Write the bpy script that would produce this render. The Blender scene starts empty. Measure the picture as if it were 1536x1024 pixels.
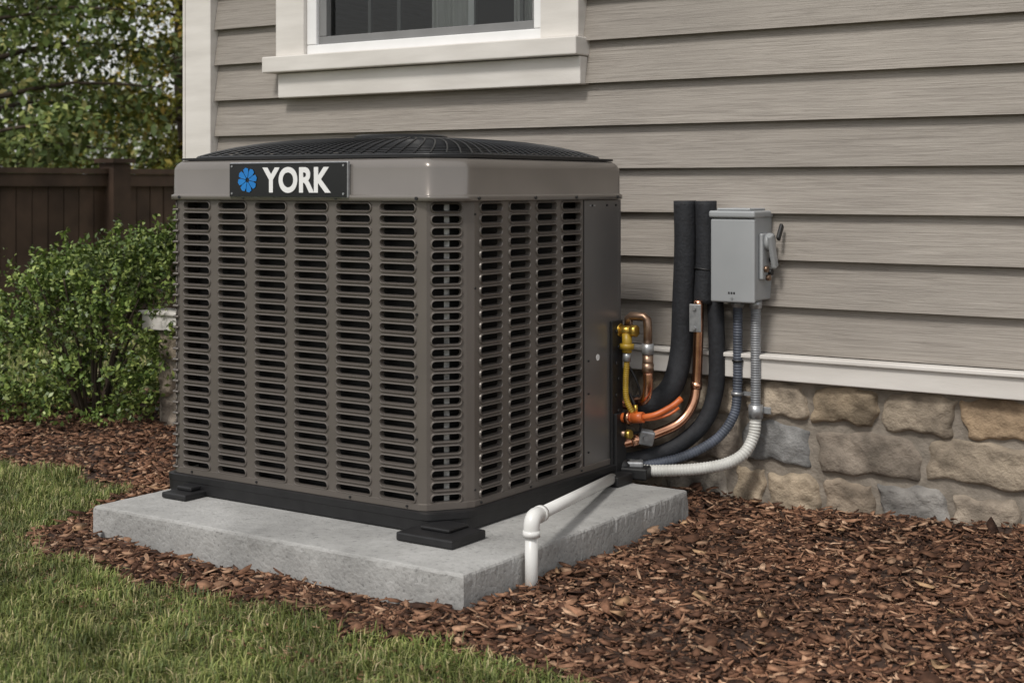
import bpy, math, random, mathutils
import numpy as np
from mathutils import Vector, Matrix
random.seed(3); rng=np.random.default_rng(7)
scene=bpy.context.scene
COL=scene.collection

# ------------------------------------------------------------------ helpers
def link(ob,parent=None):
    COL.objects.link(ob)
    if parent: ob.parent=parent
    return ob
def group(name):
    e=bpy.data.objects.new(name,None); e.empty_display_size=.1; COL.objects.link(e); return e
def mesh_obj(name,V,Fc,mat,parent=None,smooth=False):
    me=bpy.data.meshes.new(name); me.from_pydata([tuple(v) for v in V],[],[tuple(f) for f in Fc]); me.update()
    if smooth: me.polygons.foreach_set("use_smooth",[True]*len(me.polygons))
    if mat: me.materials.append(mat)
    return link(bpy.data.objects.new(name,me),parent)
def quads_obj(name,V,Q,mat,parent=None,smooth=False):
    V=np.ascontiguousarray(V,dtype=np.float32); Q=np.ascontiguousarray(Q,dtype=np.int32)
    me=bpy.data.meshes.new(name)
    me.vertices.add(len(V)); me.vertices.foreach_set("co",V.ravel())
    me.loops.add(Q.size); me.loops.foreach_set("vertex_index",Q.ravel())
    me.polygons.add(len(Q)); me.polygons.foreach_set("loop_start",np.arange(0,Q.size,4,dtype=np.int32))
    me.update(calc_edges=True)
    if smooth: me.polygons.foreach_set("use_smooth",np.ones(len(Q),dtype=bool))
    me.materials.append(mat)
    return link(bpy.data.objects.new(name,me),parent)
def box(name,x0,x1,y0,y1,z0,z1,mat,parent=None,bevel=0.0,seg=2):
    V=[(x0,y0,z0),(x1,y0,z0),(x1,y1,z0),(x0,y1,z0),(x0,y0,z1),(x1,y0,z1),(x1,y1,z1),(x0,y1,z1)]
    Fc=[(0,3,2,1),(4,5,6,7),(0,1,5,4),(1,2,6,5),(2,3,7,6),(3,0,4,7)]
    ob=mesh_obj(name,V,Fc,mat,parent)
    if bevel>0:
        m=ob.modifiers.new("bevel",'BEVEL'); m.width=bevel; m.segments=seg; m.limit_method='ANGLE'
    return ob
def obox(name,c,size,mat,parent=None,rot=(0,0,0),bevel=0.0):
    sx,sy,sz=[s/2 for s in size]
    ob=box(name,-sx,sx,-sy,sy,-sz,sz,mat,parent,bevel); ob.location=c; ob.rotation_euler=rot; return ob
def resample(pts,step):
    P=[Vector(p) for p in pts]
    if len(P)>2:
        Q=[P[0]*2-P[1]]+P+[P[-1]*2-P[-2]]; out=[]
        for i in range(1,len(Q)-2):
            p0,p1,p2,p3=Q[i-1],Q[i],Q[i+1],Q[i+2]
            n=max(2,int((p2-p1).length/step))
            for k in range(n):
                t=k/n
                out.append(.5*((2*p1)+(p2-p0)*t+(2*p0-5*p1+4*p2-p3)*t*t+(3*p1-p0-3*p2+p3)*t**3))
        out.append(P[-1]); return out
    n=max(1,int((P[1]-P[0]).length/step)); return [P[0].lerp(P[1],k/n) for k in range(n+1)]
def tube(name,pts,r,mat,parent=None,seg=16,step=.012,corr=None,smooth=True,raw=False,r2=None,cap=True):
    if corr: step=corr[0]/6
    P=[Vector(p) for p in pts] if raw else resample(pts,step)
    V=[];Fc=[];n=len(P);d=0
    up=Vector((0,0,1)); T0=(P[1]-P[0]).normalized()
    if abs(T0.z)>.9: up=Vector((1,0,0))
    N=(up-T0*up.dot(T0)).normalized()
    for i,p in enumerate(P):
        T=(P[min(i+1,n-1)]-P[max(i-1,0)]).normalized()
        N=(N-T*N.dot(T)).normalized(); B=T.cross(N)
        if i: d+=(p-P[i-1]).length
        rr=r if r2 is None else r+(r2-r)*i/(n-1)
        if corr: rr=r+corr[1]*math.cos(d/corr[0]*2*math.pi)
        for k in range(seg):
            a=2*math.pi*k/seg; V.append(p+N*(rr*math.cos(a))+B*(rr*math.sin(a)))
    for i in range(n-1):
        for k in range(seg):
            a=i*seg+k;b=i*seg+(k+1)%seg; Fc.append((a,b,b+seg,a+seg))
    nf=len(Fc)
    if cap: Fc.append(tuple(range(seg-1,-1,-1))); Fc.append(tuple((n-1)*seg+k for k in range(seg)))
    ob=mesh_obj(name,V,Fc,mat,parent)
    if smooth: ob.data.polygons.foreach_set("use_smooth",[i<nf for i in range(len(Fc))])
    return ob
def cyl(name,a,b,r,mat,parent=None,seg=20): return tube(name,[a,b],r,mat,parent,seg,step=9)

# ------------------------------------------------------------------ materials
def nt(name):
    m=bpy.data.materials.new(name); m.use_nodes=True; t=m.node_tree
    return m,t,t.nodes,t.links,t.nodes["Principled BSDF"]
def ramp(N,stops):
    r=N.new("ShaderNodeValToRGB"); e=r.color_ramp.elements
    while len(e)<len(stops): e.new(.5)
    for el,(p,c) in zip(e,stops): el.position=p; el.color=(*c,1)
    return r
def mat(name,c1,c2=None,rough=.6,metal=0,scale=20,bump=0,bscale=None,stretch=(1,1,1),detail=4,bdist=.002,spec=.5):
    m,t,N,L,b=nt(name); c2=c2 or tuple(x*.85 for x in c1)
    tc=N.new("ShaderNodeTexCoord"); mp=N.new("ShaderNodeMapping"); mp.inputs['Scale'].default_value=stretch
    L.new(tc.outputs['Object'],mp.inputs[0])
    n=N.new("ShaderNodeTexNoise"); n.inputs['Scale'].default_value=scale; n.inputs['Detail'].default_value=detail
    L.new(mp.outputs[0],n.inputs['Vector'])
    r=ramp(N,[(.32,c2),(.68,c1)]); L.new(n.outputs['Fac'],r.inputs[0]); L.new(r.outputs[0],b.inputs['Base Color'])
    b.inputs['Roughness'].default_value=rough; b.inputs['Metallic'].default_value=metal; b.inputs['Specular IOR Level'].default_value=spec
    if bump:
        n2=N.new("ShaderNodeTexNoise"); n2.inputs['Scale'].default_value=bscale or scale*3; n2.inputs['Detail'].default_value=3
        L.new(mp.outputs[0],n2.inputs['Vector'])
        bp=N.new("ShaderNodeBump"); bp.inputs['Strength'].default_value=bump; bp.inputs['Distance'].default_value=bdist
        L.new(n2.outputs['Fac'],bp.inputs['Height']); L.new(bp.outputs[0],b.inputs['Normal'])
    return m
def island_mat(name,stops,rough=.7,noise=.3,nscale=30,bump=0,bscale=100,bdist=.002,interp='LINEAR',spec=.3,clump=0,cscale=3):
    m,t,N,L,b=nt(name)
    g=N.new("ShaderNodeNewGeometry"); r=ramp(N,stops); L.new(g.outputs['Random Per Island'],r.inputs[0]); r.color_ramp.interpolation=interp
    tc=N.new("ShaderNodeTexCoord"); out=r.outputs[0]
    def modulate(out,scale,amt,detail):
        n=N.new("ShaderNodeTexNoise"); n.inputs['Scale'].default_value=scale; n.inputs['Detail'].default_value=detail
        L.new(tc.outputs['Object'],n.inputs['Vector'])
        mr=N.new("ShaderNodeMapRange"); mr.inputs[1].default_value=.33; mr.inputs[2].default_value=.67; mr.inputs[3].default_value=1-amt; mr.inputs[4].default_value=1+amt
        L.new(n.outputs['Fac'],mr.inputs[0])
        mx=N.new("ShaderNodeVectorMath"); mx.operation='SCALE'; L.new(out,mx.inputs[0]); L.new(mr.outputs[0],mx.inputs['Scale'])
        return mx.outputs[0]
    if noise: out=modulate(out,nscale,noise,4)
    if clump: out=modulate(out,cscale,clump,1)
    L.new(out,b.inputs['Base Color']); b.inputs['Roughness'].default_value=rough; b.inputs['Specular IOR Level'].default_value=spec
    if bump:
        n2=N.new("ShaderNodeTexNoise"); n2.inputs['Scale'].default_value=bscale; n2.inputs['Detail'].default_value=7; n2.inputs['Roughness'].default_value=.65
        L.new(tc.outputs['Object'],n2.inputs['Vector'])
        bp=N.new("ShaderNodeBump"); bp.inputs['Strength'].default_value=bump; bp.inputs['Distance'].default_value=bdist
        L.new(n2.outputs['Fac'],bp.inputs['Height']); L.new(bp.outputs[0],b.inputs['Normal'])
    return m

M_body=mat("taupe_paint",(.160,.141,.126),(.140,.124,.111),rough=.36,metal=.3,scale=6)
M_shroud=mat("shroud_paint",(.235,.214,.196),(.208,.19,.174),rough=.25,metal=.45,scale=5)
M_panel=mat("service_panel_paint",(.19,.18,.173),(.162,.155,.151),rough=.33,metal=.45,scale=5)
M_black=mat("black_plastic",(.014,.014,.015),(.009,.009,.010),rough=.5,scale=30)
M_wire=mat("black_wire",(.017,.018,.020),rough=.38,scale=10)
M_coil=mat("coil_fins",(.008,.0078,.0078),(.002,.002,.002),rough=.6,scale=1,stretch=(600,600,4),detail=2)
M_inner=mat("inner_strip",(.5,.5,.48),(.12,.12,.12),rough=.5,metal=.1,scale=45)
M_badge=mat("badge_black",(.008,.009,.011),rough=.22,scale=5)
M_white=mat("badge_white",(.85,.85,.85),(.8,.8,.8),rough=.4)
M_blue=mat("badge_blue",(.01,.22,.62),(.01,.17,.52),rough=.35)
M_trim=mat("white_trim",(.74,.71,.67),(.63,.60,.56),rough=.6,scale=4,stretch=(1,1,6),bump=.3,bscale=60,bdist=.001)
M_vinyl=mat("white_vinyl",(.84,.84,.84),(.78,.78,.78),rough=.35,scale=8)
M_sash=mat("grey_sash",(.22,.22,.22),(.19,.19,.19),rough=.4,scale=10)
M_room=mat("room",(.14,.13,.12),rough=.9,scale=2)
M_curtain=mat("curtain",(.8,.8,.78),(.6,.6,.58),rough=.9,scale=1,stretch=(30,30,1))
M_mortar=mat("mortar",(.30,.262,.218),(.19,.165,.135),rough=.95,scale=25,bump=.8,bscale=120,bdist=.004)
M_pvc=mat("white_pvc",(.78,.78,.76),(.70,.70,.68),rough=.35,scale=15)
M_pvc2=mat("white_flex",(.66,.66,.63),(.55,.55,.52),rough=.45,scale=25)
M_foam=mat("black_foam",(.020,.022,.027),(.012,.013,.016),rough=.75,scale=60,bump=.6,bscale=130,bdist=.003)
M_copper=mat("copper",(.85,.47,.31),(.40,.19,.11),rough=.22,metal=1,scale=16)
M_bronze=mat("bronze",(.42,.29,.21),(.2,.13,.09),rough=.38,metal=.9,scale=25)
M_brass=mat("brass",(.75,.52,.12),(.45,.28,.05),rough=.3,metal=.85,scale=30)
M_yellow=mat("yellow_hose",(.5,.33,.03),(.32,.2,.02),rough=.4,scale=30)
M_orange=mat("orange_hose",(.72,.17,.04),(.5,.11,.025),rough=.38,scale=25)
M_galv=mat("galvanized",(.45,.46,.47),(.3,.31,.32),rough=.4,metal=.6,scale=60)
M_box=mat("grey_enamel",(.39,.405,.415),(.34,.355,.365),rough=.42,metal=.1,scale=6)
M_cgrey=mat("grey_conduit",(.30,.31,.325),(.2,.21,.225),rough=.45,metal=.3,scale=30)
M_cblue=mat("blue_grey_conduit",(.10,.115,.15),(.06,.07,.09),rough=.5,scale=30)
M_fence=island_mat("fence_wood",[(0,(.056,.035,.024)),(1,(.100,.064,.045))],rough=.75,noise=.35,nscale=4)
M_bark=mat("bark",(.09,.065,.045),(.04,.03,.02),rough=.9,scale=12)

# siding: board tint + stretched grain
m,t,N,L,b=nt("lap_siding"); M_siding=m
g=N.new("ShaderNodeNewGeometry"); tc=N.new("ShaderNodeTexCoord"); mp=N.new("ShaderNodeMapping"); mp.inputs['Scale'].default_value=(3.0,4,120)
ad=N.new("ShaderNodeVectorMath"); ad.operation='ADD'; cb=N.new("ShaderNodeCombineXYZ")
ml=N.new("ShaderNodeMath"); ml.operation='MULTIPLY'; ml.inputs[1].default_value=37; L.new(g.outputs['Random Per Island'],ml.inputs[0]); L.new(ml.outputs[0],cb.inputs[0])
L.new(tc.outputs['Object'],mp.inputs[0]); L.new(mp.outputs[0],ad.inputs[0]); L.new(cb.outputs[0],ad.inputs[1])
n=N.new("ShaderNodeTexNoise"); n.inputs['Scale'].default_value=1.5; n.inputs['Detail'].default_value=5; n.inputs['Roughness'].default_value=.68; n.inputs['Distortion'].default_value=1.0
L.new(ad.outputs[0],n.inputs['Vector'])
r=ramp(N,[(.28,(.205,.182,.158)),(.5,(.305,.275,.242)),(.75,(.380,.345,.306))]); L.new(n.outputs['Fac'],r.inputs[0])
mr=N.new("ShaderNodeMapRange"); mr.inputs[3].default_value=.94; mr.inputs[4].default_value=1.05; L.new(g.outputs['Random Per Island'],mr.inputs[0])
n7=N.new("ShaderNodeTexNoise"); n7.inputs['Scale'].default_value=2.2; n7.inputs['Detail'].default_value=2; L.new(tc.outputs['Object'],n7.inputs['Vector'])
m7=N.new("ShaderNodeMapRange"); m7.inputs[1].default_value=.3; m7.inputs[2].default_value=.7; m7.inputs[3].default_value=.90; m7.inputs[4].default_value=1.07; L.new(n7.outputs['Fac'],m7.inputs[0])
mt=N.new("ShaderNodeMath"); mt.operation='MULTIPLY'; L.new(mr.outputs[0],mt.inputs[0]); L.new(m7.outputs[0],mt.inputs[1])
sc=N.new("ShaderNodeVectorMath"); sc.operation='SCALE'; L.new(r.outputs[0],sc.inputs[0]); L.new(mt.outputs[0],sc.inputs['Scale']); L.new(sc.outputs[0],b.inputs['Base Color'])
bp=N.new("ShaderNodeBump"); bp.inputs['Strength'].default_value=.85; bp.inputs['Distance'].default_value=.0026; L.new(n.outputs['Fac'],bp.inputs['Height']); L.new(bp.outputs[0],b.inputs['Normal'])
b.inputs['Roughness'].default_value=.58

M_stone=island_mat("field_stone",[(0,(.33,.26,.18)),(.2,(.35,.29,.22)),(.4,(.26,.22,.18)),(.55,(.39,.315,.23)),(.7,(.20,.20,.197)),(.85,(.36,.26,.165)),(1,(.28,.245,.205))],rough=.9,noise=.42,nscale=13,bump=1.0,bscale=38,bdist=.011,clump=.22,cscale=4)
M_chip=island_mat("mulch_chips",[(0,(.034,.018,.012)),(.28,(.100,.049,.030)),(.6,(.19,.096,.057)),(.85,(.30,.165,.10)),(.96,(.42,.265,.17)),(1,(.55,.37,.25))],rough=.8,noise=.3,nscale=90,spec=.25,clump=.3,cscale=3)
M_dry=island_mat("dry_leaf",[(0,(.34,.20,.11)),(1,(.52,.34,.19))],rough=.7,noise=.3,nscale=60)
M_grass=island_mat("grass_blades",[(0,(.055,.083,.018)),(.45,(.135,.172,.042)),(.76,(.235,.255,.078)),(.91,(.35,.32,.14)),(1,(.48,.40,.24))],rough=.5,noise=0,clump=.38,cscale=5)
M_bush=island_mat("boxwood_leaves",[(0,(.045,.080,.020)),(.4,(.115,.175,.040)),(.75,(.20,.27,.065)),(1,(.34,.40,.12))],rough=.4,noise=0,clump=.32,cscale=7,spec=.4)
M_leafA=island_mat("tree_leaves",[(0,(.06,.095,.028)),(.5,(.14,.19,.055)),(.85,(.23,.27,.08)),(1,(.34,.29,.11))],rough=.5,noise=0,clump=.4,cscale=1.3)
M_leafB=island_mat("yellowing_leaves",[(0,(.10,.125,.028)),(.5,(.25,.265,.05)),(.85,(.42,.36,.07)),(1,(.52,.34,.08))],rough=.5,noise=0,clump=.35,cscale=1.3)

# concrete
m,t,N,L,b=nt("concrete"); M_conc=m
tc=N.new("ShaderNodeTexCoord"); n=N.new("ShaderNodeTexNoise"); n.inputs['Scale'].default_value=3.5; n.inputs['Detail'].default_value=9; n.inputs['Roughness'].default_value=.74
L.new(tc.outputs['Object'],n.inputs['Vector']); r=ramp(N,[(.3,(.235,.233,.226)),(.5,(.36,.358,.347)),(.7,(.48,.478,.465))]); L.new(n.outputs['Fac'],r.inputs[0])
n4=N.new("ShaderNodeTexNoise"); n4.inputs['Scale'].default_value=110; n4.inputs['Detail'].default_value=5; L.new(tc.outputs['Object'],n4.inputs['Vector'])
r4=ramp(N,[(.30,(.62,.62,.62)),(.38,(.95,.95,.95)),(.6,(1,1,1))]); L.new(n4.outputs['Fac'],r4.inputs[0])
mm=N.new("ShaderNodeVectorMath"); mm.operation='MULTIPLY'; L.new(r.outputs[0],mm.inputs[0]); L.new(r4.outputs[0],mm.inputs[1]); L.new(mm.outputs[0],b.inputs['Base Color'])
bp=N.new("ShaderNodeBump"); bp.inputs['Strength'].default_value=.8; bp.inputs['Distance'].default_value=.0035; L.new(n4.outputs['Fac'],bp.inputs['Height']); L.new(bp.outputs[0],b.inputs['Normal']); b.inputs['Roughness'].default_value=.9

# ------------------------------------------------------------------ terrain functions
def sstep(a,b,x):
    t=np.clip((x-a)/(b-a),0,1); return t*t*(3-2*t)
def hgt(x,y):
    x=np.asarray(x,float);y=np.asarray(y,float)
    h=.008*np.sin(5.1*x+1.3*y+.4)+.007*np.sin(3.2*y-2.3*x+1.9)+.005*np.sin(11*x+7*y)+.004*np.sin(13*y-9*x+2)
    h=h*np.exp(-((x/8)**2+(y/8)**2))
    h-=.2*sstep(-3.4,-6.2,x)
    h+=.02*sstep(.75,1.05,y)*(x>.1)*np.exp(-((x-.9)/1.0)**2)
    dx=np.maximum(np.maximum(-.965-x,x-.23),0); dy=np.maximum(np.maximum(-.252-y,y-.79),0)
    h-=.012*np.exp(-(dx*dx+dy*dy)/.03)
    return h-.010
BX=[-60,-2.3,-2.0,-1.65,-1.3,-1.17,-1.08,-.9,-.6,-.2,.23,.5,.72,1.0,1.5,3,60]
BY=[.24,.19,.20,.23,.15,-.14,-.40,-.49,-.51,-.475,-.51,-.49,-.53,-.66,-.98,-1.6,-30]
def grass_mask(x,y):
    x=np.asarray(x,float);y=np.asarray(y,float)
    wob=.022*np.sin(19*x+2)+.015*np.sin(41*x)+.012*np.sin(73*x+1)
    front=y<np.interp(x,BX,BY)+wob
    ell=((x+2.2)/.99)**2+((y-.8)/1.25)**2
    back=(ell>1+.15*wob)&(x<-2.2)
    back|=(y>2.1)&(x<-2.2)
    return front|back

def axis(lo,hi,step,far):
    a=list(np.arange(lo,hi+1e-6,step)); s=step; v=hi
    while v<far: s*=1.35; v+=s; a.append(v)
    s=step; v=lo
    while v>-far: s*=1.35; v-=s; a.insert(0,v)
    return np.array(a)
gx=axis(-3.6,2.2,.025,130); gy=axis(-1.8,2.4,.025,130)
X,Y=np.meshgrid(gx,gy); Z=hgt(X,Y)
nx,ny=len(gx),len(gy)
V=np.stack([X.ravel(),Y.ravel(),Z.ravel()],1)
ii=(np.arange(ny-1)[:,None]*nx+np.arange(nx-1)[None,:]).ravel()
Q=np.stack([ii,ii+1,ii+nx+1,ii+nx],1)
m,t,N,L,b=nt("ground_soil_and_turf"); M_ground=m
at=N.new("ShaderNodeAttribute"); at.attribute_name="turf"
tc=N.new("ShaderNodeTexCoord"); n=N.new("ShaderNodeTexNoise"); n.inputs['Scale'].default_value=45; n.inputs['Detail'].default_value=5; L.new(tc.outputs['Object'],n.inputs['Vector'])
r1=ramp(N,[(.3,(.022,.013,.009)),(.7,(.075,.042,.028))]); r2=ramp(N,[(.3,(.05,.055,.022)),(.7,(.14,.15,.055))])
L.new(n.outputs['Fac'],r1.inputs[0]); L.new(n.outputs['Fac'],r2.inputs[0])
mx=N.new("ShaderNodeMix"); mx.data_type='RGBA'; L.new(at.outputs['Fac'],mx.inputs[0]); L.new(r1.outputs[0],mx.inputs[6]); L.new(r2.outputs[0],mx.inputs[7]); L.new(mx.outputs[2],b.inputs['Base Color'])
b.inputs['Roughness'].default_value=.95
ground=quads_obj("ground",V,Q,M_ground,smooth=True)
a=ground.data.attributes.new("turf",'FLOAT','POINT'); a.data.foreach_set("value",grass_mask(V[:,0],V[:,1]).astype(np.float32))

def rotmats(yaw,pitch,roll):
    cy,sy,cp,sp,cr,sr=np.cos(yaw),np.sin(yaw),np.cos(pitch),np.sin(pitch),np.cos(roll),np.sin(roll)
    n=len(yaw); R=np.empty((n,3,3))
    R[:,0,0]=cy*cp;R[:,0,1]=cy*sp*sr-sy*cr;R[:,0,2]=cy*sp*cr+sy*sr
    R[:,1,0]=sy*cp;R[:,1,1]=sy*sp*sr+cy*cr;R[:,1,2]=sy*sp*cr-cy*sr
    R[:,2,0]=-sp;R[:,2,1]=cp*sr;R[:,2,2]=cp*cr
    return R
# ---- mulch chips
def chips(n,x0,x1,y0,y1,lmin,lmax,lift,loose=False,asp=(.18,.5),tilt=.22,th=(.0006,.0018),low=.001):
    x=rng.uniform(x0,x1,n);y=rng.uniform(y0,y1,n)
    g=grass_mask(x,y); keep=~g
    if loose: keep=np.ones(n,bool)
    keep&=~((x>-.975)&(x<.242)&(y>-.264)&(y<.80))
    keep&=~((y>1.055)&(x>-2.2))
    x=x[keep];y=y[keep];n=len(x)
    Lh=rng.uniform(lmin,lmax,n)*rng.uniform(.5,1,n); Wd=Lh*rng.uniform(asp[0],asp[1],n); Th=rng.uniform(th[0],th[1],n)
    ang=np.array([0,60,120,180,240,300])*np.pi/180
    px=np.cos(ang)[None,:]*rng.uniform(.6,1.2,(n,6))*Lh[:,None]; py=np.sin(ang)[None,:]*rng.uniform(.5,1.4,(n,6))*Wd[:,None]
    bend=rng.uniform(-.3,.3,n)[:,None]
    zz=bend*(px**2)/np.maximum(Lh[:,None],1e-4)+rng.normal(0,.06,(n,6))*Wd[:,None]
    top=np.stack([px,py,zz+Th[:,None]],2); bot=np.stack([px*.95,py*.95,zz-Th[:,None]],2)
    P=np.concatenate([top,bot],1)
    R=rotmats(rng.uniform(0,6.28,n),rng.normal(0,tilt,n),rng.normal(0,tilt*1.2,n))
    P=np.einsum('nij,nkj->nki',R,P)
    z=hgt(x,y)+rng.uniform(low,lift,n)
    P+=np.stack([x,y,z],1)[:,None,:]
    q=np.array([(0,1,2,3),(3,4,5,0)]+[(k,k+6,(k+1)%6+6,(k+1)%6) for k in range(6)])
    Q=(np.arange(n)*12)[:,None,None]+q[None]
    return P.reshape(-1,3),Q.reshape(-1,4)
B1=(-1.45,2.0,-1.1,1.08)
parts=[chips(38000,*B1,.005,.015,.012),
       chips(20000,*B1,.010,.030,.016,asp=(.06,.16),tilt=.3),
       chips(12000,*B1,.012,.028,.018,asp=(.3,.65),tilt=.2),
       chips(1500,*B1,.022,.038,.022,asp=(.35,.7),tilt=.2),
       chips(14000,-3.3,-1.2,.05,2.0,.01,.03,.016,asp=(.12,.5)),
       chips(2200,-1.4,1.2,-.74,-.34,.004,.014,.014,True)]
Vs=[];Qs=[];o=0
for v,q in parts: Vs.append(v);Qs.append(q+o);o+=len(v)
quads_obj("mulch",np.concatenate(Vs),np.concatenate(Qs),M_chip)
v,q=chips(110,*B1,.022,.034,.022,asp=(.5,.8),tilt=.2,th=(.0003,.0006),low=.016); quads_obj("dry_leaves",v,q,M_dry)

# ---- grass
def blades(n,x0,x1,y0,y1,hmin,hmax,w,lm=.6):
    x=rng.uniform(x0,x1,n);y=rng.uniform(y0,y1,n)
    k=grass_mask(x,y+rng.normal(0,.014,n))
    k&=~((x>-2.2)&(y>1.06))
    x=x[k];y=y[k];n=len(x)
    cl=.5+.5*np.sin(9*x+4*y)*np.sin(7*y-5*x+1)
    cl2=.5+.5*np.sin(31*x+14*y+2)*np.sin(27*y-19*x)
    H=rng.uniform(hmin,hmax,n)*(.7+.3*cl+.4*cl2); W=w*rng.uniform(.6,1.3,n)
    yaw=rng.uniform(0,6.28,n)*.8+2*np.sin(16*x+9*y)+1.5*np.sin(37*y-28*x); lean=np.abs(rng.normal(lm,.4,n))
    dx,dy=np.cos(yaw),np.sin(yaw); sx,sy=-dy,dx
    z=hgt(x,y)
    def pt(f,l,wd):
        cx=x+dx*H*l;cyy=y+dy*H*l;cz=z+H*f
        return np.stack([cx-sx*wd,cyy-sy*wd,cz],1),np.stack([cx+sx*wd,cyy+sy*wd,cz],1)
    a0,a1=pt(-.1,0,W/2);b0,b1=pt(.55,lean*.35,W*.45);c0,c1=pt(.95-np.minimum(lean*.4,.75),lean*1.0,W*.06)
    P=np.stack([a0,a1,b0,b1,c0,c1],1)
    q=np.array([(0,1,3,2),(2,3,5,4)]); Q=(np.arange(n)*6)[:,None,None]+q[None]
    return P.reshape(-1,3),Q.reshape(-1,4)
parts=[blades(185000,-2.9,1.2,-1.35,.35,.016,.040,.0023),blades(50000,-7.2,-2.6,-1.5,4.0,.03,.055,.006),blades(20000,-2.9,-2.0,1.2,6,.03,.05,.006),
       blades(20000,-16,-7,-2,14,.05,.08,.02)]
Vs=[];Qs=[];o=0
for v,q in parts: Vs.append(v);Qs.append(q+o);o+=len(v)
quads_obj("grass",np.concatenate(Vs),np.concatenate(Qs),M_grass)

# ---- leaves
def leaves(C,size,asp=.55,up=.3):
    n=len(C); s=size*rng.uniform(.6,1.3,n)
    P=np.stack([np.stack([-s,0*s,0*s],1),np.stack([0*s,-s*asp,s*.18],1),np.stack([s,0*s,0*s],1),np.stack([0*s,s*asp,s*.18],1)],1)
    R=rotmats(rng.uniform(0,6.28,n),rng.normal(-.3,.7,n),rng.normal(0,.7,n))
    P=np.einsum('nij,nkj->nki',R,P)+C[:,None,:]
    return P.reshape(-1,3),(np.arange(n)*4)[:,None]+np.arange(4)[None]
def unit(n):
    v=rng.normal(size=(n,3)); return v/np.linalg.norm(v,axis=1)[:,None]

# ---- bush
bush=group("boxwood_bush")
lob=[(-2.52,1.03,.32,.31,.34),(-2.28,1.14,.42,.21,.27),(-2.36,1.04,.51,.17,.18),(-2.78,.98,.30,.25,.25),(-2.36,1.0,.22,.25,.22),(-2.64,.9,.2,.29,.2),(-2.93,1.04,.20,.22,.2),(-2.58,1.1,.46,.19,.14),(-2.22,1.22,.58,.12,.13),(-2.87,.95,.12,.26,.14),(-2.45,.92,.10,.31,.14),(-2.72,1.05,.46,.11,.13)]
Cs=[]
for (cx,cy,cz,rr,rz) in lob:
    k=170; d=unit(k); rad=(rng.uniform(.72,1.06,k))[:,None]
    cc=np.array([cx,cy,cz])+d*rad*np.array([rr,rr,rz])
    for c,dd in zip(cc,d):
        m_=rng.integers(13,26); tdir=dd*.6+np.array([0,0,.6])+rng.normal(0,.3,3); tdir/=np.linalg.norm(tdir)
        tt=rng.uniform(0,rng.uniform(.05,.11),m_)[:,None]
        Cs.append(c+tdir*tt+rng.normal(0,.010,(m_,3)))
C_=np.concatenate(Cs); C_=C_[C_[:,2]>.015]
inside=np.zeros(len(C_),bool)
for (cx,cy,cz,rr,rz) in lob:
    inside|=(((C_[:,0]-cx)/rr)**2+((C_[:,1]-cy)/rr)**2+((C_[:,2]-cz)/rz)**2)<.36
v,q=leaves(C_[~inside],.0122); quads_obj("leaves",v,q,M_bush,bush)
for i in range(26):
    a=rng.uniform(0,6.28); e=Vector((-2.52+.27*math.cos(a)*rng.uniform(.4,1),1.03+.25*math.sin(a),rng.uniform(.25,.6)))
    tube("stem_%d"%i,[(-2.52+.04*math.cos(a),1.03+.04*math.sin(a),-.02),(-2.52+.5*(e.x+2.52),1.03+.5*(e.y-1.03),e.z*.5),tuple(e)],.008,M_bark,bush,seg=6,step=.06,r2=.003)

# ---- trees
def tree(name,x,y,h,rad,zlow,nl,mleaf,ls,seed,trunk=.11):
    T=group(name); rs=np.random.default_rng(seed); z0=float(hgt(x,y))
    top=Vector((x+rs.normal(0,.2),y+rs.normal(0,.2),h*.9))
    mid=Vector((x+rs.normal(0,.15),y+rs.normal(0,.15),h*.45))
    tube("trunk",[(x,y,z0-.1),tuple(mid),tuple(top)],trunk,M_bark,T,seg=10,step=.25,r2=.02)
    Cs=[]
    nb=34
    for i in range(nb):
        f=zlow/h+(1-zlow/h)*(i+rs.uniform(0,1))/nb
        zb=z0+h*f*.85; base=Vector((x,y,z0)).lerp(top,min(f*.9,1)); base.z=zb
        a=i*2.4+rs.uniform(-.4,.4); rr=rad*math.sin(math.pi*min(max(.28+.68*f,0),.97))**.6*rs.uniform(.75,1.1)
        e=base+Vector((math.cos(a)*rr,math.sin(a)*rr,rs.uniform(-.1,.5)*rad*.35))
        md=base.lerp(e,.5)+Vector((rs.normal(0,.08),rs.normal(0,.08),rs.uniform(0,.15)))
        tube("limb_%d"%i,[tuple(base),tuple(md),tuple(e)],.03*(1.2-f*.6),M_bark,T,seg=6,step=.25,r2=.006)
        for k in range(9):
            tpos=rs.uniform(.35,1.05); c=base.lerp(e,tpos)+Vector(rs.normal(0,.2*rad*.4,3))
            n_=int(nl/nb/9*rs.uniform(.4,1.6)); sg=rad*rs.uniform(.055,.12)
            Cs.append(np.array(c)+rs.normal(0,1,(n_,3))*np.array([sg,sg,sg*.7]))
    C_=np.concatenate(Cs); v,q=leaves(C_,ls); quads_obj("foliage",v,q,mleaf,T)
tree("deciduous_tree",-8.6,4.6,5.2,1.7,1.1,15000,M_leafA,.042,1)
tree("deciduous_tree",-9.0,7.9,5.0,1.5,.7,20000,M_leafB,.042,2)
tree("deciduous_tree",-8.0,9.6,4.6,1.5,.6,20000,M_leafB,.045,3)
tree("deciduous_tree",-13.0,7.0,6.5,2.2,.8,14000,M_leafA,.055,4,.16)
tree("deciduous_tree",-9.5,1.8,5.5,1.9,1.0,14000,M_leafA,.045,5)
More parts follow.
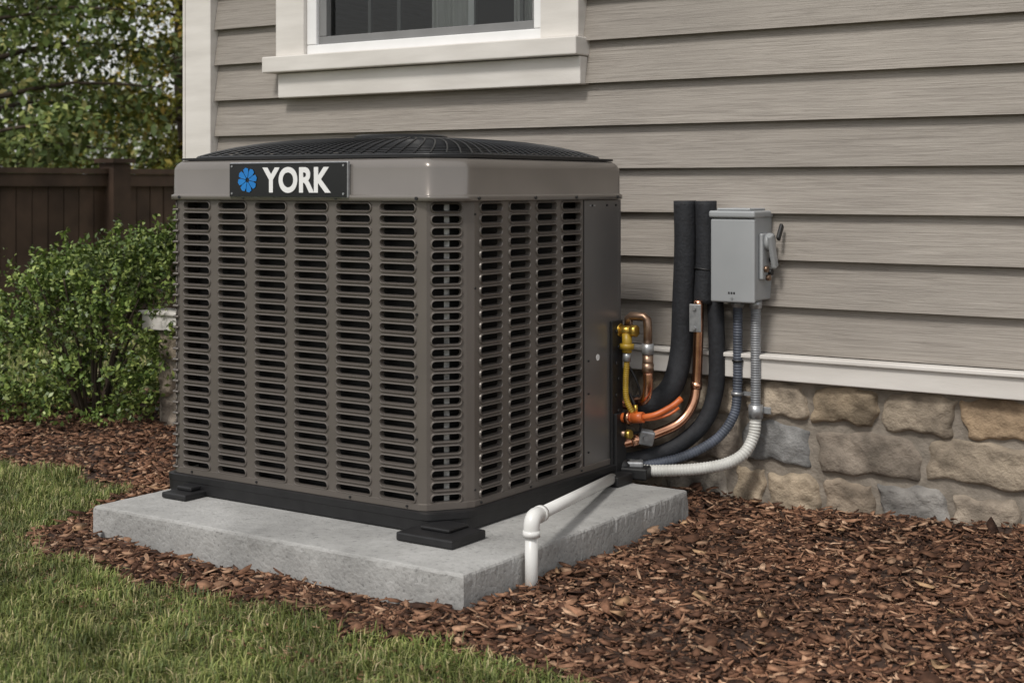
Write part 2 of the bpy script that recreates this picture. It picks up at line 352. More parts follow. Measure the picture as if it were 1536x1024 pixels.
# distant tree mass
Cs=[]
for i in range(70):
    a=rng.uniform(0,1); c=np.array([-24-6*rng.uniform(0,1),2+34*a,rng.uniform(.0,2.2)+.6*math.sin(a*14)])
    Cs.append(c+rng.normal(0,1,(220,3))*np.array([.7,.9,.5]))
C_=np.concatenate(Cs); v,q=leaves(C_,.13); quads_obj("distant_trees",v,q,M_leafA)

# ---- fence
fence=group("wooden_fence")
yy=-5.0;V=[];Fc=[]
def addbox(V,Fc,x0,x1,y0,y1,z0,z1):
    o=len(V); V+= [(x0,y0,z0),(x1,y0,z0),(x1,y1,z0),(x0,y1,z0),(x0,y0,z1),(x1,y0,z1),(x1,y1,z1),(x0,y1,z1)]
    Fc+= [tuple(o+k for k in f) for f in [(0,3,2,1),(4,5,6,7),(0,1,5,4),(1,2,6,5),(2,3,7,6),(3,0,4,7)]]
while yy<13:
    addbox(V,Fc,-6.42+rng.uniform(0,.004),-6.40+rng.uniform(0,.004),yy,yy+.122,-.25,.985); yy+=.134
mesh_obj("boards",V,Fc,M_fence,fence)
V=[];Fc=[]
addbox(V,Fc,-6.394,-6.365,-5,13,.90,.99); addbox(V,Fc,-6.394,-6.365,-5,13,-.16,-.06); addbox(V,Fc,-6.45,-6.35,-5,13,.992,1.03); addbox(V,Fc,-6.46,-6.425,-5,13,.3,.39)
mesh_obj("rails",V,Fc,M_fence,fence)
V=[];Fc=[]
for k in range(-4,4):
    py=4.42+k*2.3; addbox(V,Fc,-6.46,-6.30,py-.08,py+.08,-.3,1.07); addbox(V,Fc,-6.485,-6.275,py-.105,py+.105,1.072,1.105)
mesh_obj("posts",V,Fc,M_fence,fence)

# ------------------------------------------------------------------ house
house=group("house")
WX0,WX1=-1.895,3.6
WL,WR,WB,WT=-1.42,-.423,1.394,2.40
V=[];Fc=[]
def board(x0,x1,zb,zt):
    o=len(V); yb=1.080; yt=1.1045
    for x in (x0,x1): V.extend([(x,yb,zb),(x,yt,zt+.004),(x,1.13,zb),(x,yb+.0015,zb-.0015+.0)])
    Fc.extend([(o,o+4,o+5,o+1),(o+2,o+6,o+4,o),(o,o+1,o+2),(o+4,o+6,o+5)])
k=0
while True:
    zb=.424+.1322*k; zt=zb+.1322
    if zb>3.3: break
    if zb<WB-.06 or zb>WT: board(WX0,WX1,zb,zt)
    else: board(WX0,WL+.01,zb,zt); board(WR-.01,WX1,zb,zt)
    k+=1
mesh_obj("lap_siding",V,Fc,M_siding,house)
box("corner_trim",-2.03,-1.897,1.062,1.15,.424,3.35,M_trim,house,.003)
box("corner_trim_return",-2.045,-2.032,1.062,1.20,.424,3.35,M_trim,house,.002)
box("water_table",-2.245,3.62,1.040,1.18,.350,.408,M_trim,house,.003)
box("water_table_cap",-2.255,3.63,1.030,1.18,.4085,.421,M_trim,house,.003)
box("side_wall",-2.03,-2.01,1.152,6,.42,3.35,M_siding,house)
box("far_side_wall",3.6,3.62,1.10,6,0,3.35,M_siding,house)
box("back_wall",-2.01,3.6,5.98,6,0,3.35,M_siding,house)
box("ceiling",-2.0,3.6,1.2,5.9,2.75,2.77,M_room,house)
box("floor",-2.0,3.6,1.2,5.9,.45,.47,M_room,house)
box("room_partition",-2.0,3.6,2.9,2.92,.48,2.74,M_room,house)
M_roof=mat("roof_shingles",(.08,.078,.075),(.05,.05,.05),rough=.9,scale=30,bump=.5)
V=[(-2.4,.85,3.35),(4,.85,3.35),(4,3.5,4.6),(-2.4,3.5,4.6),(4,6.3,3.35),(-2.4,6.3,3.35)]
mesh_obj("roof",V,[(0,1,2,3),(3,2,4,5),(0,3,5),(1,4,2),(0,5,4,1)],M_roof,house)
# window
box("casing_left",-1.554,WL,1.050,1.12,1.362,WT+.14,M_trim,house,.003)
box("casing_right",WR,-.283,1.050,1.12,1.362,WT+.14,M_trim,house,.003)
box("casing_top",WL,WR,1.052,1.12,WT,WT+.138,M_trim,house,.003)
box("window_sill",-1.592,-.272,1.018,1.12,1.303,1.360,M_trim,house,.004)
box("window_apron",-1.545,-.277,1.052,1.12,1.214,1.301,M_trim,house,.003)
for nm,a in dict(frame_bottom=(WL+.001,WR-.001,1.361,1.396),frame_left=(WL+.001,WL+.045,1.397,WT),frame_right=(WR-.035,WR-.001,1.397,WT)).items():
    box(nm,a[0],a[1],1.066,1.13,a[2],a[3],M_vinyl,house,.003)
for nm,a in dict(sash_bottom=(WL+.046,WR-.036,1.397,1.425),sash_left=(WL+.046,WL+.080,1.426,WT),sash_right=(WR-.050,WR-.036,1.426,WT)).items():
    box(nm,a[0],a[1],1.08,1.125,a[2],a[3],M_sash,house,.002)
m,t,N,L,b=nt("window_glass"); M_glass=m
tr=N.new("ShaderNodeBsdfTransparent"); tr.inputs[0].default_value=(.8,.83,.83,1); gl=N.new("ShaderNodeBsdfGlossy"); gl.inputs['Roughness'].default_value=.02
lw=N.new("ShaderNodeFresnel"); lw.inputs[0].default_value=1.6; ms=N.new("ShaderNodeMixShader"); L.new(lw.outputs[0],ms.inputs[0]); L.new(tr.outputs[0],ms.inputs[1]); L.new(gl.outputs[0],ms.inputs[2]); L.new(ms.outputs[0],N["Material Output"].inputs[0])
mesh_obj("glass",[(WL+.075,1.105,1.42),(WR-.045,1.105,1.42),(WR-.045,1.105,WT),(WL+.075,1.105,WT)],[(0,1,2,3)],M_glass,house)
for xx,w_,mm_ in ((-1.17,.006,M_sash),(-1.04,.007,M_sash),(-.735,.012,M_vinyl),(-.535,.006,M_sash)):
    box("muntin",xx-w_,xx+w_,1.112,1.122,1.427,WT,mm_,house)
# curtains (pleated)
def curtain(x0,x1,yc):
    V=[];Fc=[];n=90
    for i in range(n+1):
        x=x0+(x1-x0)*i/n; y=yc+.012*math.sin(i*.75)+.006*math.sin(i*2.3)
        V+=[(x,y,1.35),(x,y,2.5)]
    for i in range(n): Fc.append((2*i,2*i+2,2*i+3,2*i+1))
    mesh_obj("curtain",V,Fc,M_curtain,house,True)
curtain(-.93,-.74,1.155); curtain(-.60,-.44,1.165)

# foundation
box("foundation_core",-2.19,3.58,1.080,1.4,-.3,.349,M_mortar,house)
Vf=[];Ff=[]
def stone(x0,x1,z0,z1,d=.02):
    nx_=max(10,int((x1-x0)/.007)); nz=max(9,int((z1-z0)/.007)); o=len(Vf)
    ph=[random.uniform(0,6.28) for _ in range(10)]; cx,cz=(x0+x1)/2,(z0+z1)/2; tilt=random.uniform(-.10,.10); dd=d*random.uniform(.75,1.3)
    sx_=random.uniform(-.006,.006); sz_=random.uniform(-.006,.006)
    for j in range(nz+1):
        for i in range(nx_+1):
            u=i/nx_*2-1; v=j/nz*2-1
            k=1-.07*(u*u*v*v)
            x=cx+u*k*(x1-x0)/2+.005*math.sin(3*v+ph[0])+.003*math.sin(7*v+ph[1]); z=cz+v*k*(z1-z0)/2+.006*math.sin(3.4*u+ph[2])+.003*math.sin(9*u+ph[3])
            x+=tilt*(z-cz)*2
            p=(1-abs(u)**12)*(1-abs(v)**8)
            q_=max(p,0)
            nn=mathutils.noise.noise((x*14,z*20,ph[4]))*.007+mathutils.noise.noise((x*38,z*50,ph[5]))*.0035+mathutils.noise.noise((x*90,z*110,ph[5]))*.0014
            Vf.append((x,1.088-(dd+sx_*u+sz_*v)*q_**.4-nn*q_,z))
    for j in range(nz):
        for i in range(nx_):
            a=o+j*(nx_+1)+i; Ff.append((a,a+1,a+nx_+2,a+nx_+1))
row1=[-2.19,-2.03,-1.8,-1.62,-1.4,-1.15,-.95,-.72,-.5,-.3,-.1,.05,.255,.462,.667,.88,1.10,1.29,1.52,1.7,1.95,2.2,2.4,2.7,2.95,3.2,3.4,3.58]
row2=[-2.19,-2.1,-1.9,-1.66,-1.5,-1.25,-1.0,-.8,-.55,-.32,-.15,.06,.25,.475,.785,1.12,1.33,1.6,1.85,2.1,2.35,2.6,2.9,3.15,3.4,3.58]
row3=[-2.19,-2.0,-1.75,-1.55,-1.3,-1.1,-.85,-.6,-.4,-.2,.0,.22,.33,.50,.66,.86,1.05,1.25,1.5,1.75,2.0,2.2,2.5,2.75,3.0,3.3,3.58]
for rw,z0,z1 in ((row1,.233,.345),(row2,.098,.224),(row3,-.05,.088)):
    for a_,b_ in zip(rw[:-1],rw[1:]):
        j0=random.uniform(-.008,.008); stone(a_+.006,b_-.006,z0+j0+(.004),z1-(.002 if rw is row1 else -j0*.6),.022)
mesh_obj("field_stones",Vf,Ff,M_stone,house,True)

# ------------------------------------------------------------------ concrete pad (slightly uneven cast edges)
def pad():
    x0,x1,y0,y1=-.963,.23,-.252,.79
    V=[];Q=[];nz=mathutils.noise
    per=[]
    for (a,b) in (((x0,y0),(x1,y0)),((x1,y0),(x1,y1)),((x1,y1),(x0,y1)),((x0,y1),(x0,y0))):
        n=180
        for i in range(n): per.append((a[0]+(b[0]-a[0])*i/n,a[1]+(b[1]-a[1])*i/n))
    n=len(per); rings=[(-.12,0),(.0,0),(.03,0),(.052,.0),(.0615,.001),(.066,.0035),(.068,.0075),(.0683,.02)]
    for zi,(z,ins) in enumerate(rings):
        for (x,y) in per:
            w_=.0018*nz.noise((x*38,y*38,z*60))+.0012*nz.noise((x*110,y*110,z*90))
            if 3<=zi<=6: w_+=.007*max(0,nz.noise((x*30+5,y*30,7))-.12)+.006*max(0,nz.noise((x*85+5,y*85,3))-.15)
            ii_=ins+max(w_,-.001)
            xx=min(max(x,x0+ii_),x1-ii_); yy_=min(max(y,y0+ii_),y1-ii_)
            V.append((xx,yy_,z))
    for j in range(len(rings)-1):
        for i in range(n): Q.append((j*n+i,j*n+(i+1)%n,(j+1)*n+(i+1)%n,(j+1)*n+i))
    o=(len(rings)-1)*n
    Q.append(tuple(o+i for i in range(n)))
    return mesh_obj("concrete_pad",V,Q,M_conc)
pad()

# ------------------------------------------------------------------ condenser
unit_=group("air_conditioner_condenser")
X0,X1,Y0,Y1=-.94,0.0,0.0,.82
def octo(o,s=1.0):
    x0,x1,y0,y1=X0-o,X1+o,Y0-o,Y1+o
    return [(x0+.028,y0),(x1-.088*s,y0),(x1-.070*s,y0+.008*s),(x1-.010*s,y0+.088*s),(x1,y0+.108*s),(x1,y1-.03),(x1-.006,y1-.012),(x1-.012,y1-.006),(x1-.03,y1),
            (x0+.03,y1),(x0+.012,y1-.006),(x0+.006,y1-.012),(x0,y1-.03),(x0,y0+.032),(x0+.005,y0+.014),(x0+.012,y0+.006)]
def loft(name,loops,mat_,parent,capb=False,capt=False,smooth=False):
    V=[];Fc=[];n=len(loops[0][0])
    for pts,z in loops:
        for p in pts: V.append((p[0],p[1],z))
    for j in range(len(loops)-1):
        for i in range(n): Fc.append((j*n+i,j*n+(i+1)%n,(j+1)*n+(i+1)%n,(j+1)*n+i))
    if capb: Fc.append(tuple(range(n-1,-1,-1)))
    if capt: Fc.append(tuple((len(loops)-1)*n+i for i in range(n)))
    return mesh_obj(name,V,Fc,mat_,parent,smooth)
def rounded(pts,rad=.014,ns=4):
    out=[];n=len(pts)
    for i in range(n):
        p=Vector(pts[i]);a=Vector(pts[i-1]);b=Vector(pts[(i+1)%n])
        da=min(rad,(a-p).length*.45); db=min(rad,(b-p).length*.45)
        pa=p+(a-p).normalized()*da; pb=p+(b-p).normalized()*db
        for k in range(ns+1):
            t=k/ns; q=pa*(1-t)**2+p*2*t*(1-t)+pb*t*t; out.append((q.x,q.y))
    return out
B_=lambda o:rounded(octo(o,.86),.02)
loft("base_pan",[(B_(-.004),.070),(B_(.014),.072),(B_(.015),.100),(B_(.0165),.102),(B_(.0165),.1165),(B_(.012),.1185),(B_(-.03),.1190)],M_black,unit_,True,True)
loft("base_band",[(octo(.0035),.1195),(octo(.0035),.134),(octo(.0005),.1355)],M_body,unit_)
S=.80
R_=lambda o:rounded(octo(o,S))
loft("top_shroud",[(R_(-.004),.8605),(R_(.010),.8615),(R_(.012),.864),(R_(.012),.873),(R_(.0115),.8745),(R_(.0075),.8765),(R_(.0065),.878),(R_(.006),.942),(R_(.005),.948),(R_(.001),.956),(R_(-.004),.962),(R_(-.011),.967),(R_(-.03),.9685)],M_shroud,unit_,smooth=True)
loft("top_edge_gasket",[(octo(-.008,S),.9685),(octo(-.008,S),.974),(octo(-.045,S),.9755),(octo(-.05,S),.95)],M_black,unit_,False,True)
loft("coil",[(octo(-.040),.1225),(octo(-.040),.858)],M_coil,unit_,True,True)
# louvered panels
NR=25; ZT=.846; DZ=.0292
def panel(name,org,u,n,Lg,cols,hh=.0092):
    V=[];Q=[]
    def P(s,z,d): V.append((org[0]+u[0]*s+n[0]*d,org[1]+u[1]*s+n[1]*d,z)); return len(V)-1
    bd=[0]+[(cols[i][0]+cols[i][1]/2+cols[i+1][0]-cols[i+1][1]/2)/2 for i in range(len(cols)-1)]+[Lg]
    zb=ZT-DZ*(NR-1)-DZ/2; zt=ZT+DZ/2
    for (za,zc) in ((.1225,zb),(zt,.8605)):
        Q.append((P(0,za,0),P(Lg,za,0),P(Lg,zc,0),P(0,zc,0)))
    for ci,(c,w) in enumerate(cols):
        for ri in range(NR):
            z=ZT-DZ*ri; L0,L1=bd[ci]-c,bd[ci+1]-c; H=DZ/2
            def loop(gw,r_in,d,rect=False,dz=0):
                hw=w/2+gw; h=hh+gw; r=min(h*.98,.0085+gw); idx=[]
                for qx,qy,a0 in ((1,1,0),(-1,1,90),(-1,-1,180),(1,-1,270)):
                    for kk in range(5):
                        a=math.radians(a0+kk*22.5); xx=qx*(hw-r)+r*math.cos(a); zz=qy*(h-r)+r*math.sin(a)
                        if rect:
                            Wd=L1 if qx>0 else -L0
                            xr=[qx*Wd,qx*Wd,qx*Wd,qx*(Wd+hw-r)/2,qx*(hw-r)]; zr=[qy*(h-r),qy*(H+h-r)/2,qy*H,qy*H,qy*H]
                            k2=kk if qx*qy>0 else 4-kk
                            xx,zz=xr[k2],zr[k2]
                        idx.append(P(c+xx,z+zz+dz,d))
                return idx
            loops=[loop(.0015,0,0,True),loop(.0045,0,0.0),loop(.0030,0,.0034),loop(.0010,0,.0042),loop(-.0003,0,.0022),loop(-.0018,0,-.011,dz=.0006)]
            for A,B in zip(loops[:-1],loops[1:]):
                for k in range(20):
                    k2=(k+1)%20; Q.append((A[k],A[k2],B[k2],B[k]))
    return mesh_obj(name,V,Q,M_body,unit_)
fx0=X0+.028
fc=[(-.845,.098),(-.712,.100),(-.573,.108),(-.433,.110),(-.292,.110),(-.152,.108)]
panel("front_louver_panel",(fx0,0),(1,0),(0,-1),-.088-fx0,[(c-fx0,w) for c,w in fc])
def facet(name,a,b,cols):
    d=Vector((b[0]-a[0],b[1]-a[1])); Lg=d.length; d/=Lg; panel(name,a,(d.x,d.y),(d.y,-d.x),Lg,cols if cols else [(Lg/2,Lg*.76)])
o8=octo(0)
facet("corner_louver_panel",o8[2],o8[3],[(.0498,.074)])
sc_=[(.177,.092),(.304,.092),(.430,.094),(.552,.094)]
panel("side_louver_panel",(0,.108),(0,1),(1,0),.616-.108,[(c-.108,w) for c,w in sc_])
panel("rear_side_louver_panel",(X0,.79),(0,-1),(-1,0),.758,[(.09+.14*k,.11) for k in range(5)])
facet("left_corner_louver",o8[14],o8[15],[(.0053,.0085)])
def strip(name,a,b,m_=M_body,z0=.1225,z1=.8605):
    mesh_obj(name,[(a[0],a[1],z0),(b[0],b[1],z0),(b[0],b[1],z1),(a[0],a[1],z1)],[(0,1,2,3)],m_,unit_)
strip("corner_edge_1",o8[1],o8[2]); strip("corner_edge_2",o8[3],o8[4]); strip("left_edge_1",o8[15],o8[0]); strip("left_edge_2",o8[13],o8[14])
strip("rear_panel",(X1-.03,Y1),(X0+.03,Y1)); strip("rear_edge_1",(X0+.03,Y1),(X0,Y1-.03))
for ri in range(NR):
    z=ZT-DZ*ri
    tube("left_lip_%d"%ri,[(X0+.026,-.001,z-.011),(X0+.006,-.0015,z-.012),(X0-.004,.012,z-.012),(X0-.006,.03,z-.011)],.0033,M_body,unit_,seg=6,step=.008)
pc=Vector(((o8[2][0]+o8[3][0])/2,(o8[2][1]+o8[3][1])/2)); ang=math.atan2(o8[3][1]-o8[2][1],o8[3][0]-o8[2][0])
obox("corner_tube_strip",(pc.x-.0095,pc.y+.0125,.49),(.013,.003,.73),M_inner,unit_,(0,0,ang))
# service panel
box("service_panel",-.03,.001,.620,.806,.1225,.8605,M_panel,unit_,.002)
box("service_panel_seam",-.02,.0015,.6165,.6185,.1225,.8605,M_black,unit_)
box("rear_corner_post",-.03,.0,.8075,.822,.1225,.8605,M_panel,unit_,.002)
box("valve_bracket",.0015,.010,.755,.815,.10,.52,M_black,unit_,.002)
box("valve_bracket_lower",.0015,.018,.765,.822,.075,.26,M_black,unit_,.003)
def screw(x,y,z,n,r=.0042):
    cyl("screw",(x,y,z),(x+n[0]*.003,y+n[1]*.003,z),r,M_black,unit_,seg=10)
for x in (-.90,-.66,-.34,-.085): screw(x,-.0121,.8685,(0,-1))
for y in (.11,.36,.56,.78): screw(.0121,y,.8685,(1,0))
for z in (.74,.59,.44,.29,.16): screw(-.0925,-.0005,z,(0,-1),.003)
for z in (.83,.65,.16): screw(-.001,.11,z,(1,0),.003)
for y in (.66,.74,.79): screw(.001,y,.845,(1,0),.003)
for z in (.42,.33,.17): screw(.001,.64,z,(1,0),.003)
for k in range(9): screw(.010,.78+.012*(k%2),.13+.045*k,(1,0),.006)
cyl("panel_hole",(.0012,.690,.425),(.0022,.690,.425),.009,M_white,unit_)
for y in (.645,.665): box("warning_dots",.0012,.0018,y,y+.012,.843,.847,M_galv,unit_)
for x in (-.86,-.62,-.30,-.12): screw(x,-.0035,.127,(0,-1),.003)
for y in (.13,.35,.6): screw(.0035,y,.127,(1,0),.003)
# feet
box("foot_1",-.078,.086,-.100,.035,.0695,.090,M_black,unit_,.004)
box("foot_1_lug",-.045,.04,-.05,.03,.0905,.099,M_black,unit_,.003)
box("foot_2",-.885,-.795,-.090,.03,.0695,.085,M_black,unit_,.004)
box("foot_2_lug",-.87,-.815,-.05,.02,.0855,.096,M_black,unit_,.003)
box("foot_3",-.05,.06,.70,.785,.0695,.098,M_black,unit_,.004)
box("foot_4",-.94,-.82,.72,.785,.0695,.090,M_black,unit_,.004)

# top fan guard
cx,cy=-.47,.41
V=[];Q=[]
def sup(a,r):
    e=2+6*max(0,(r-.25)/.75)**1.2
    c,s=math.cos(a),math.sin(a); k=(abs(c)**e+abs(s)**e)**(-1/e)
    return cx+c*k*r*.458,cy+s*k*r*.398
def zz(r): return .975+.050*(1-max(0,(r-.15)/.85)**3.2)
def wire(pts,rad,closed=False):
    o=len(V);n=len(pts);sg=5
    for i,p in enumerate(pts):
        p=Vector(p); a=Vector(pts[(i+1)%n] if closed or i<n-1 else pts[i]); b=Vector(pts[i-1] if closed or i>0 else pts[i]); T=(a-b).normalized()
        Nn=Vector((0,0,1)); Nn=(Nn-T*Nn.dot(T)).normalized(); B=T.cross(Nn)
        for k in range(sg):
            an=2*math.pi*k/sg; V.append(p+Nn*(rad*math.cos(an))+B*(rad*math.sin(an)))
    for i in range(n if closed else n-1):
        for k in range(sg):
            a=o+i*sg+k;b=o+i*sg+(k+1)%sg; c=o+((i+1)%n)*sg+(k+1)%sg; d=o+((i+1)%n)*sg+k; Q.append((a,b,c,d))
for j in range(26):
    r=.26+.74*j/25
    wire([(*sup(2*math.pi*k/72,r),zz(r)) for k in range(72)],.0019 if j<25 else .004,True)
for k in range(90):
    a=2*math.pi*k/90
    wire([(*sup(a+.35*(1-r),r),zz(r)+.003) for r in [.26+.74*i/9 for i in range(10)]],.0021)
mesh_obj("fan_guard",V,Q,M_wire,unit_,True)
cap=[]
for r,z in ((.13,1.020),(.13,1.036),(.12,1.040),(.06,1.042)): cap.append(([(cx+math.cos(a)*r,cy+math.sin(a)*r) for a in [2*math.pi*k/40 for k in range(40)]],z))
loft("motor_cap",cap,M_wire,unit_,True,True)

# badge
yb=-.0128
box("badge_rim",-.706,-.297,yb-.004,-.006,.868,.960,M_galv,unit_,.003)
box("badge_plate",-.7035,-.2995,yb-.006,yb-.0035,.8705,.9575,M_badge,unit_,.0008)
cu=bpy.data.curves.new("t","FONT"); cu.body="YORK"; cu.size=1; cu.offset=.036; cu.extrude=.02; cu.space_character=1.05
tmp=bpy.data.objects.new("t",cu); COL.objects.link(tmp); bpy.context.view_layer.update()
dg=bpy.context.evaluated_depsgraph_get(); me=bpy.data.meshes.new_from_object(tmp.evaluated_get(dg)); bpy.data.objects.remove(tmp)
co=np.array([v.co[:] for v in me.vertices]); mn,mxx=co.min(0),co.max(0)
co2=np.stack([-.583+(co[:,0]-mn[0])/(mxx[0]-mn[0])*.234, yb-.0065-.0015*(co[:,2]-mn[2])/(mxx[2]-mn[2]), .881+(co[:,1]-mn[1])/(mxx[1]-mn[1])*.066],1)
me.vertices.foreach_set("co",co2.astype(np.float32).ravel()); me.materials.clear(); me.materials.append(M_white); me.update(); link(bpy.data.objects.new("badge_lettering",me),unit_)
V=[];Fc=[]; ccx,ccz=-.637,.914
for k in range(8):
    a=k*math.pi/4+.2; o=len(V); pts=[(.006,-.25),(.020,-.36),(.0285,-.28),(.031,0),(.0285,.28),(.020,.36),(.006,.25)]
    for r,d in pts: V.append((ccx+r*1.12*math.cos(a+d),yb-.0078,ccz+r*1.06*math.sin(a+d)))
    Fc.append(tuple(o+i for i in range(7)))
mesh_obj("badge_emblem",V,Fc,M_blue,unit_)
for k,(x,z) in enumerate(((-.694,.879),(-.694,.950),(-.309,.879),(-.309,.950))): cyl("badge_rivet_%d"%k,(x,yb-.006,z),(x,yb-.008,z),.003,M_galv,unit_,8)

# ------------------------------------------------------------------ refrigerant lines
ln=group("refrigerant_line_set")
tube("insulated_suction_line",[(.103,1.015,.856),(.105,1.015,.72),(.098,1.015,.55),(.094,1.01,.42),(.083,.98,.325),(.050,.935,.275),(.005,.89,.262)],.033,M_foam,ln,seg=24)
tube("suction_copper_stub",[(.008,.893,.263),(-.02,.86,.275),(-.04,.84,.285)],.014,M_copper,ln)
tube("insulated_liquid_line",[(.166,1.025,.856),(.168,1.025,.7),(.163,1.02,.56)],.031,M_foam,ln,seg=24)
cyl("insulation_joint",(.1655,1.0235,.66),(.165,1.023,.655),.0325,M_black,ln)
tube("rear_insulated_line",[(.19,1.035,.58),(.196,1.035,.42),(.192,1.03,.30),(.165,1.0,.21),(.10,.94,.145),(.02,.88,.115),(-.03,.84,.11)],.024,M_foam,ln,seg=18)
tube("copper_line",[(.158,.995,.57),(.156,.995,.45),(.152,.99,.32),(.143,.975,.262),(.118,.945,.218),(.07,.895,.190),(.02,.84,.172),(-.005,.80,.165)],.0148,M_copper,ln,seg=18)
cyl("copper_coupling",(.153,.9905,.335),(.152,.990,.315),.017,M_copper,ln)
cyl("copper_coupling_2",(.045,.868,.181),(.02,.84,.172),.017,M_copper,ln)
obox("line_bracket",(.157,.975,.520),(.036,.006,.08),M_galv,ln,(0,0,.1),.002)
for dz in (-.028,.028): cyl("bracket_bolt",(.157,.972,.52+dz),(.157,.966,.52+dz),.005,M_galv,ln)
obox("line_clamp",(.055,.868,.184),(.045,.03,.042),M_galv,ln,(.1,.2,.7),.006)
cyl("clamp_bolt",(.06,.855,.184),(.068,.845,.184),.007,M_galv,ln,8)
cyl("valve_body",(.0,.80,.492),(.052,.80,.492),.013,M_brass,ln)
cyl("valve_collar",(.004,.80,.492),(.014,.80,.492),.019,M_brass,ln,8)
cyl("valve_cap",(.046,.80,.492),(.064,.80,.492),.0165,M_brass,ln,6)
cyl("valve_stem_nut",(.032,.80,.484),(.032,.80,.43),.0145,M_yellow,ln,8)
cyl("valve_stem_flange",(.032,.80,.455),(.032,.80,.440),.021,M_yellow,ln,8)
cyl("valve_ferrule",(.032,.80,.43),(.032,.80,.405),.011,M_galv,ln)
tube("yellow_charging_hose",[(.032,.80,.41),(.028,.80,.35),(.030,.80,.30),(.045,.805,.265),(.055,.81,.255)],.008,M_yellow,ln,corr=(.006,.0006))
tube("bronze_loop",[(.02,.83,.50),(.02,.83,.524),(.028,.83,.530),(.07,.83,.530),(.080,.83,.522),(.082,.83,.50),(.082,.83,.45)],.0125,M_bronze,ln,raw=True)
cyl("union_nut",(.082,.83,.455),(.082,.83,.425),.019,M_galv,ln,6)
cyl("union_body",(.082,.83,.425),(.082,.83,.385),.0155,M_bronze,ln)
cyl("union_lower_nut",(.082,.83,.400),(.082,.83,.375),.019,M_bronze,ln,6)
tube("copper_drop",[(.082,.83,.38),(.082,.83,.33),(.065,.84,.295),(.03,.85,.285)],.014,M_copper,ln)
cyl("liquid_valve",(.002,.80,.245),(.05,.80,.248),.013,M_orange,ln)
cyl("liquid_valve_collar",(.03,.80,.247),(.045,.80,.2475),.019,M_copper,ln,8)
cyl("liquid_valve_cap",(.05,.80,.248),(.085,.80,.252),.0155,M_orange,ln,8)
tube("orange_hose",[(.08,.80,.251),(.12,.81,.262),(.155,.84,.285),(.172,.86,.305)],.0085,M_orange,ln,step=.01)
tube("orange_lead",[(.075,.80,.245),(.11,.81,.248),(.15,.83,.262),(.17,.85,.28)],.004,M_orange,ln,seg=8)
cyl("schrader_port",(.06,.80,.262),(.06,.80,.285),.006,M_brass,ln,8)
cyl("lower_stub",(.0,.80,.20),(.035,.80,.20),.010,M_bronze,ln,12)
cyl("lower_stub_cap",(.03,.80,.20),(.045,.80,.20),.0135,M_brass,ln,6)
tube("black_wire_loop",[(.0,.81,.33),(.03,.82,.31),(.06,.83,.22),(.04,.83,.20),(.0,.82,.21)],.004,M_black,ln,seg=8)
tube("black_wire_lead",[(.0,.81,.47),(.02,.82,.40),(.045,.83,.35),(.05,.84,.30),(.02,.83,.22)],.0035,M_black,ln,seg=8)
obox("line_support",(.035,.83,.09),(.10,.07,.035),M_black,ln,(0,0,.2),.006)

# ------------------------------------------------------------------ disconnect
dc=group("electrical_disconnect_box")
box("enclosure",.209,.340,.985,1.10,.575,.817,M_box,dc,.006,3)
box("front_cover",.2065,.3425,.972,.9848,.570,.806,M_box,dc,.005,3)
box("rain_hood",.203,.345,.966,1.10,.809,.829,M_box,dc,.006,3)
box("hood_cap",.222,.325,.98,1.09,.8295,.836,M_box,dc,.003)
box("side_hub",.3405,.352,1.005,1.075,.635,.765,M_box,dc,.004)
cyl("switch_pivot",(.352,1.04,.74),(.366,1.04,.74),.026,M_box,dc,24)
obox("switch_handle",(.372,1.03,.715),(.014,.026,.10),M_box,dc,(.35,0,0),.005)
obox("lock_lever",(.380,1.062,.768),(.010,.018,.05),M_black,dc,(-.6,0,0),.004)
for k,(yy_,z_) in enumerate(((1.02,.665),(1.05,.655),(1.035,.64),(1.06,.69))): cyl("terminal_%d"%k,(.352,yy_,z_),(.362,yy_,z_),.009,M_black if k%2 else M_bronze,dc,8)
for k in range(3): box("label_mark_%d"%k,.262+.008*k,.267+.008*k,.9712,.9718,.594,.600,M_black,dc)
cyl("cover_screw",(.274,.9725,.582),(.274,.970,.582),.004,M_galv,dc,8)
c1=group("electrical_conduit")
tube("flexible_conduit",[(.262,1.035,.56),(.262,1.035,.44),(.260,1.035,.30),(.252,1.02,.235),(.215,.985,.175),(.14,.93,.128),(.05,.88,.103),(-.02,.84,.098)],.0135,M_cblue,c1,corr=(.008,.0009))
cyl("fitting",(.262,1.035,.574),(.262,1.035,.552),.018,M_galv,c1,8); cyl("locknut",(.262,1.035,.565),(.262,1.035,.558),.021,M_galv,c1,6)
cyl("strap",(.260,1.035,.31),(.260,1.035,.30),.017,M_galv,c1); obox("strap_tab",(.282,1.05,.305),(.03,.004,.012),M_galv,c1)
cyl("cable_tie",(.262,1.035,.402),(.262,1.035,.396),.0165,M_black,c1)
c2=group("electrical_conduit")
tube("flexible_conduit",[(.318,1.035,.56),(.318,1.035,.44),(.318,1.035,.268)],.0145,M_cgrey,c2,corr=(.007,.0008))
cyl("fitting",(.318,1.035,.574),(.318,1.035,.552),.019,M_galv,c2,8)
cyl("coupling",(.318,1.035,.278),(.318,1.035,.240),.021,M_galv,c2,12); obox("strap_tab",(.343,1.05,.262),(.03,.006,.02),M_galv,c2,(0,0,0),.002)
tube("white_flexible_conduit",[(.318,1.035,.245),(.314,1.028,.19),(.295,1.0,.14),(.25,.965,.112),(.18,.92,.098),(.09,.87,.092),(.05,.85,.092)],.0165,M_pvc2,c2,corr=(.009,.0009),seg=20)
obox("conduit_connector",(.035,.838,.098),(.05,.045,.046),M_galv,c2,(0,0,.5),.006)
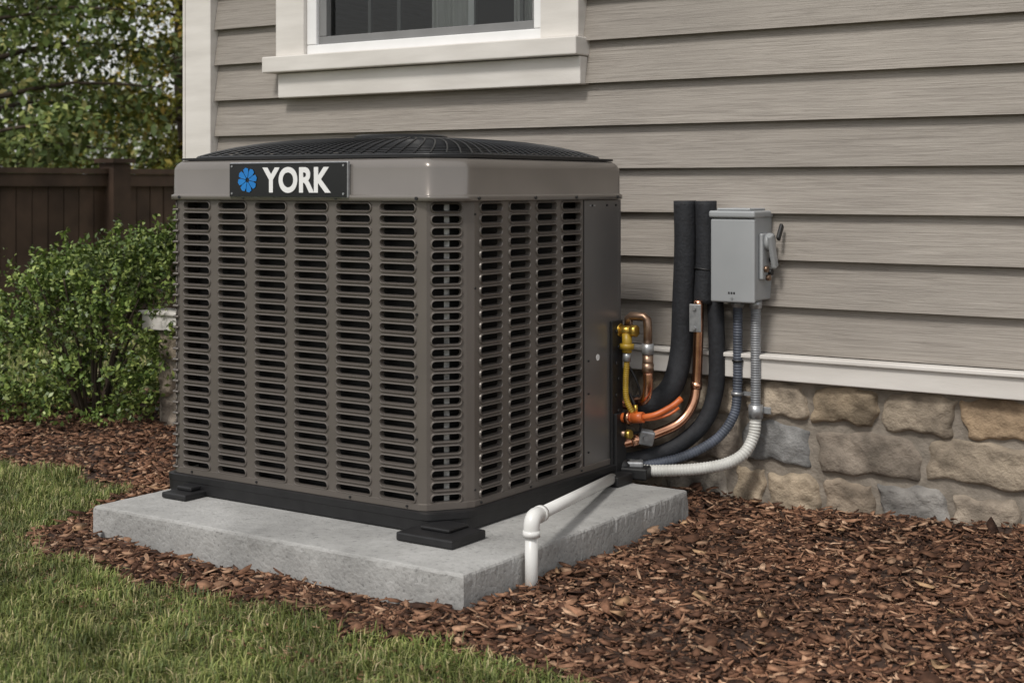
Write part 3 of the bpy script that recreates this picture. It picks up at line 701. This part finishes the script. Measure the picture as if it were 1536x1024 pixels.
tube("black_adapter",[(-.02,.80,.105),(.0,.81,.105),(.02,.825,.10)],.024,M_black,c2)

# ------------------------------------------------------------------ pvc drain
pv=group("pvc_drain_pipe")
tube("drain_run",[(.03,.72,.088),(.25,.0,.150)],.0145,M_pvc,pv,step=9,seg=24)
tube("elbow",[(.243,.022,.148),(.2495,-.005,.150),(.2525,-.018,.146),(.2535,-.024,.136),(.2535,-.025,.118)],.0185,M_pvc,pv,seg=24,step=.004)
cyl("elbow_collar",(.239,.038,.1465),(.244,.020,.148),.0198,M_pvc,pv,24); cyl("elbow_collar_2",(.2535,-.025,.122),(.2535,-.025,.108),.0198,M_pvc,pv,24)
cyl("drain_drop",(.2535,-.025,.12),(.2535,-.025,-.05),.0148,M_pvc,pv,24)

# ------------------------------------------------------------------ light, sky, camera
az=Vector((.02,-.78,1.0)).normalized()
sun=bpy.data.lights.new("sun",'SUN'); sun.energy=2.0; sun.angle=math.radians(11); sun.color=(1,.965,.91)
so=bpy.data.objects.new("sun",sun); COL.objects.link(so); so.rotation_euler=(-az).to_track_quat('-Z','Y').to_euler()
w=bpy.data.worlds.new("World"); scene.world=w; w.use_nodes=True; N=w.node_tree.nodes; L=w.node_tree.links
sky=N.new("ShaderNodeTexSky"); sky.sky_type='NISHITA'; sky.sun_disc=False; sky.sun_elevation=math.asin(az.z); sky.sun_rotation=math.atan2(az.x,az.y); sky.dust_density=3; sky.air_density=1
hs=N.new("ShaderNodeMix"); hs.data_type='RGBA'; hs.inputs[0].default_value=.7; hs.inputs[7].default_value=(7.6,7.45,7.2,1)
L.new(sky.outputs[0],hs.inputs[6]); L.new(hs.outputs[2],N["Background"].inputs[0]); N["Background"].inputs[1].default_value=.125
cam=bpy.data.cameras.new("camera"); cam.sensor_width=36; cam.lens=36*2152/1536; cam.shift_y=-(512-280)/1536; cam.clip_end=500; cam.clip_start=.05
cam.dof.use_dof=True; cam.dof.focus_distance=3.75; cam.dof.aperture_fstop=6.3
cob=bpy.data.objects.new("camera",cam); COL.objects.link(cob); cob.location=(2.036,-2.727,.897); cob.rotation_euler=(math.radians(90),0,math.radians(34.19))
scene.camera=cob
scene.view_settings.view_transform='Standard'; scene.view_settings.look='None'; scene.view_settings.exposure=0
